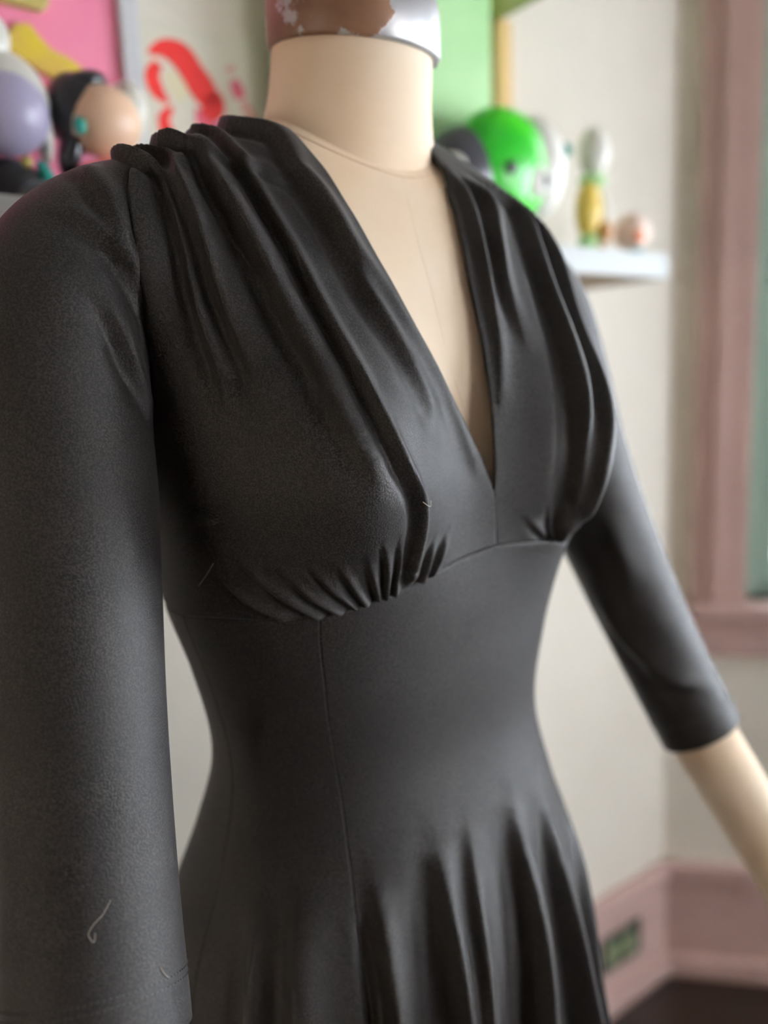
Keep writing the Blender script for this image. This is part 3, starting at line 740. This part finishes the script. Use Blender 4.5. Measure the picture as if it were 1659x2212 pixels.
ellipsoid('hair_tuft', wp(-1.1810, .112, ZS+0.144), (.020, .018, .026), M['whitev'], hd, tilt=-.35)
ellipsoid('hair_lock', wp(-1.1395, .108, ZS+0.084), (.008, .016, .034), M['whitev'], hd, tilt=.08)
ellipsoid('arm', wp(-1.1430, .125, ZS+.031), (.007, .008, .019), M['teal'], f1, tilt=.35)
ellipsoid('pendant', wp(-1.1650, .146, ZS+.041), (.005, .004, .005), M['gold'], f1)
f2 = tag(empty('figurine', wp(-1.085, .105, ZS)), 'vinyl figurine with black and white hair and orange coat on the shelf', 'figurine')
ellipsoid('coat', wp(-1.086, .105, ZS+.030), (.032, .027, .030), M['orange'], f2, v0=-.98)
hd = ellipsoid('head', wp(-1.084, .110, ZS+.094), (.036, .032, .033), M['peach'], f2)
ellipsoid('black_hair', wp(-1.103, .097, ZS+.102), (.028, .034, .036), M['blackv'], hd, tilt=.2)
ellipsoid('black_hair_crest', wp(-1.097, .105, ZS+.126), (.022, .022, .012), M['blackv'], hd, tilt=.3)
ellipsoid('black_hair_lock', wp(-1.112, .100, ZS+.070), (.011, .018, .028), M['blackv'], hd, tilt=-.3)
ellipsoid('white_hair', wp(-1.058, .092, ZS+.104), (.022, .034, .036), M['whitev'], hd, tilt=-.2)
ellipsoid('earring', wp(-1.112, .130, ZS+.082), (.0055, .0055, .008), M['teal'], hd)
# green domed ornament
M['vgreen'] = mat('bright_green_vinyl', (.03, .50, .02), .3); noise_color(M['vgreen'], (.02, .42, .02), (.06, .60, .01), 14)
M['charcoal'] = mat('charcoal_vinyl', (.05, .05, .06), .3)
g = tag(empty('green_ornament', wp(-0.597, .14, ZS)), 'big glossy ornament in bright green, white and charcoal on the shelf', 'ornament')
ellipsoid('base', wp(-0.587, .14, ZS+.012), (.040, .030, .0118), M['greyv'], g)
bd = ellipsoid('green_shell', wp(-0.598, .145, ZS+.098), (.075, .045, .072), M['vgreen'], g)
ellipsoid('white_shell', wp(-0.540, .138, ZS+.104), (.050, .046, .066), M['whitev'], g)
ellipsoid('charcoal_shell', wp(-0.652, .135, ZS+.086), (.058, .044, .058), M['charcoal'], g)
ellipsoid('white_panel', wp(-0.690, .142, ZS+.088), (.020, .036, .018), M['whitev'], g)
ellipsoid('white_spot', wp(-0.573, .179, ZS+.080), (.020, .012, .022), M['whitev'], bd)
ellipsoid('dark_spot', wp(-0.620, .187, ZS+.088), (.008, .005, .009), M['blackv'], bd)
ellipsoid('dark_spot', wp(-0.563, .189, ZS+.078), (.005, .004, .009), M['blackv'], bd)
ellipsoid('dark_spot', wp(-0.504, .166, ZS+.125), (.006, .012, .010), M['teal'], g)
# slender ornament, white ball over yellow
M['yellowv'] = mat('yellow_vinyl', (.72, .52, .10), .35); M['brownv'] = mat('amber_vinyl', (.42, .18, .02), .35); M['pgreen'] = mat('pale_green_vinyl', (.40, .66, .30), .35)
g = tag(empty('slender_ornament', wp(-0.385, .115, ZS)), 'slender ornament with white ball top, yellow body and pale green foot', 'ornament')
ellipsoid('foot', wp(-0.398, .115, ZS+.020), (.015, .016, .0195), M['pgreen'], g)
ellipsoid('body', wp(-0.394, .113, ZS+.070), (.020, .018, .042), M['yellowv'], g)
ellipsoid('side_column', wp(-0.362, .110, ZS+.062), (.013, .015, .040), M['whitev'], g)
ellipsoid('ball', wp(-0.382, .112, ZS+.150), (.024, .022, .034), M['whitev'], g)
ellipsoid('collar', wp(-0.384, .112, ZS+.112), (.022, .020, .010), M['pgreen'], g)
ellipsoid('amber_knot', wp(-0.376, .130, ZS+.040), (.012, .008, .015), M['brownv'], g)
ellipsoid('stem', wp(-0.374, .114, ZS+.014), (.010, .012, .0135), M['brownv'], g)
# small round trinket
M['shell'] = mat('shell_pink', (.80, .60, .50), .35); M['coral'] = mat('coral_vinyl', (.72, .22, .10), .35); M['tealb'] = mat('aqua_vinyl', (.16, .50, .55), .35)
g = tag(empty('round_trinket', wp(-0.311, .12, ZS)), 'small round shell pink trinket on an aqua foot at the shelf end', 'trinket')
ellipsoid('foot', wp(-0.313, .135, ZS+.010), (.014, .014, .0098), M['tealb'], g)
bd = ellipsoid('ball', wp(-0.311, .125, ZS+.044), (.030, .026, .027), M['shell'], g)
ellipsoid('coral_patch', wp(-0.318, .144, ZS+.036), (.012, .008, .010), M['coral'], bd)

# ---- socket in the baseboard
M['bronze'] = mat('dark_bronze_plate', (.035, .045, .035), .4, .3); M['moss'] = mat('moss_green_socket', (.22, .26, .14), .5)
k = tag(empty('wall_socket', wp(-.17, .016, .10)), 'dark wall socket plate set in the dusty pink baseboard', 'socket')
wbox('plate', wp, -.235, -.120, .016, .022, .095, .170, M['bronze'], k, .002)
for a in (-.208, -.160):
    r_ = wbox('receptacle', wp, a-.017, a+.017, .022, .026, .112, .153, M['moss'], k, .002)
    for d in (-.006, .006): wbox('slot', wp, a+d-.0015, a+d+.0015, .0258, .0264, .126, .142, M['blackv'], r_)
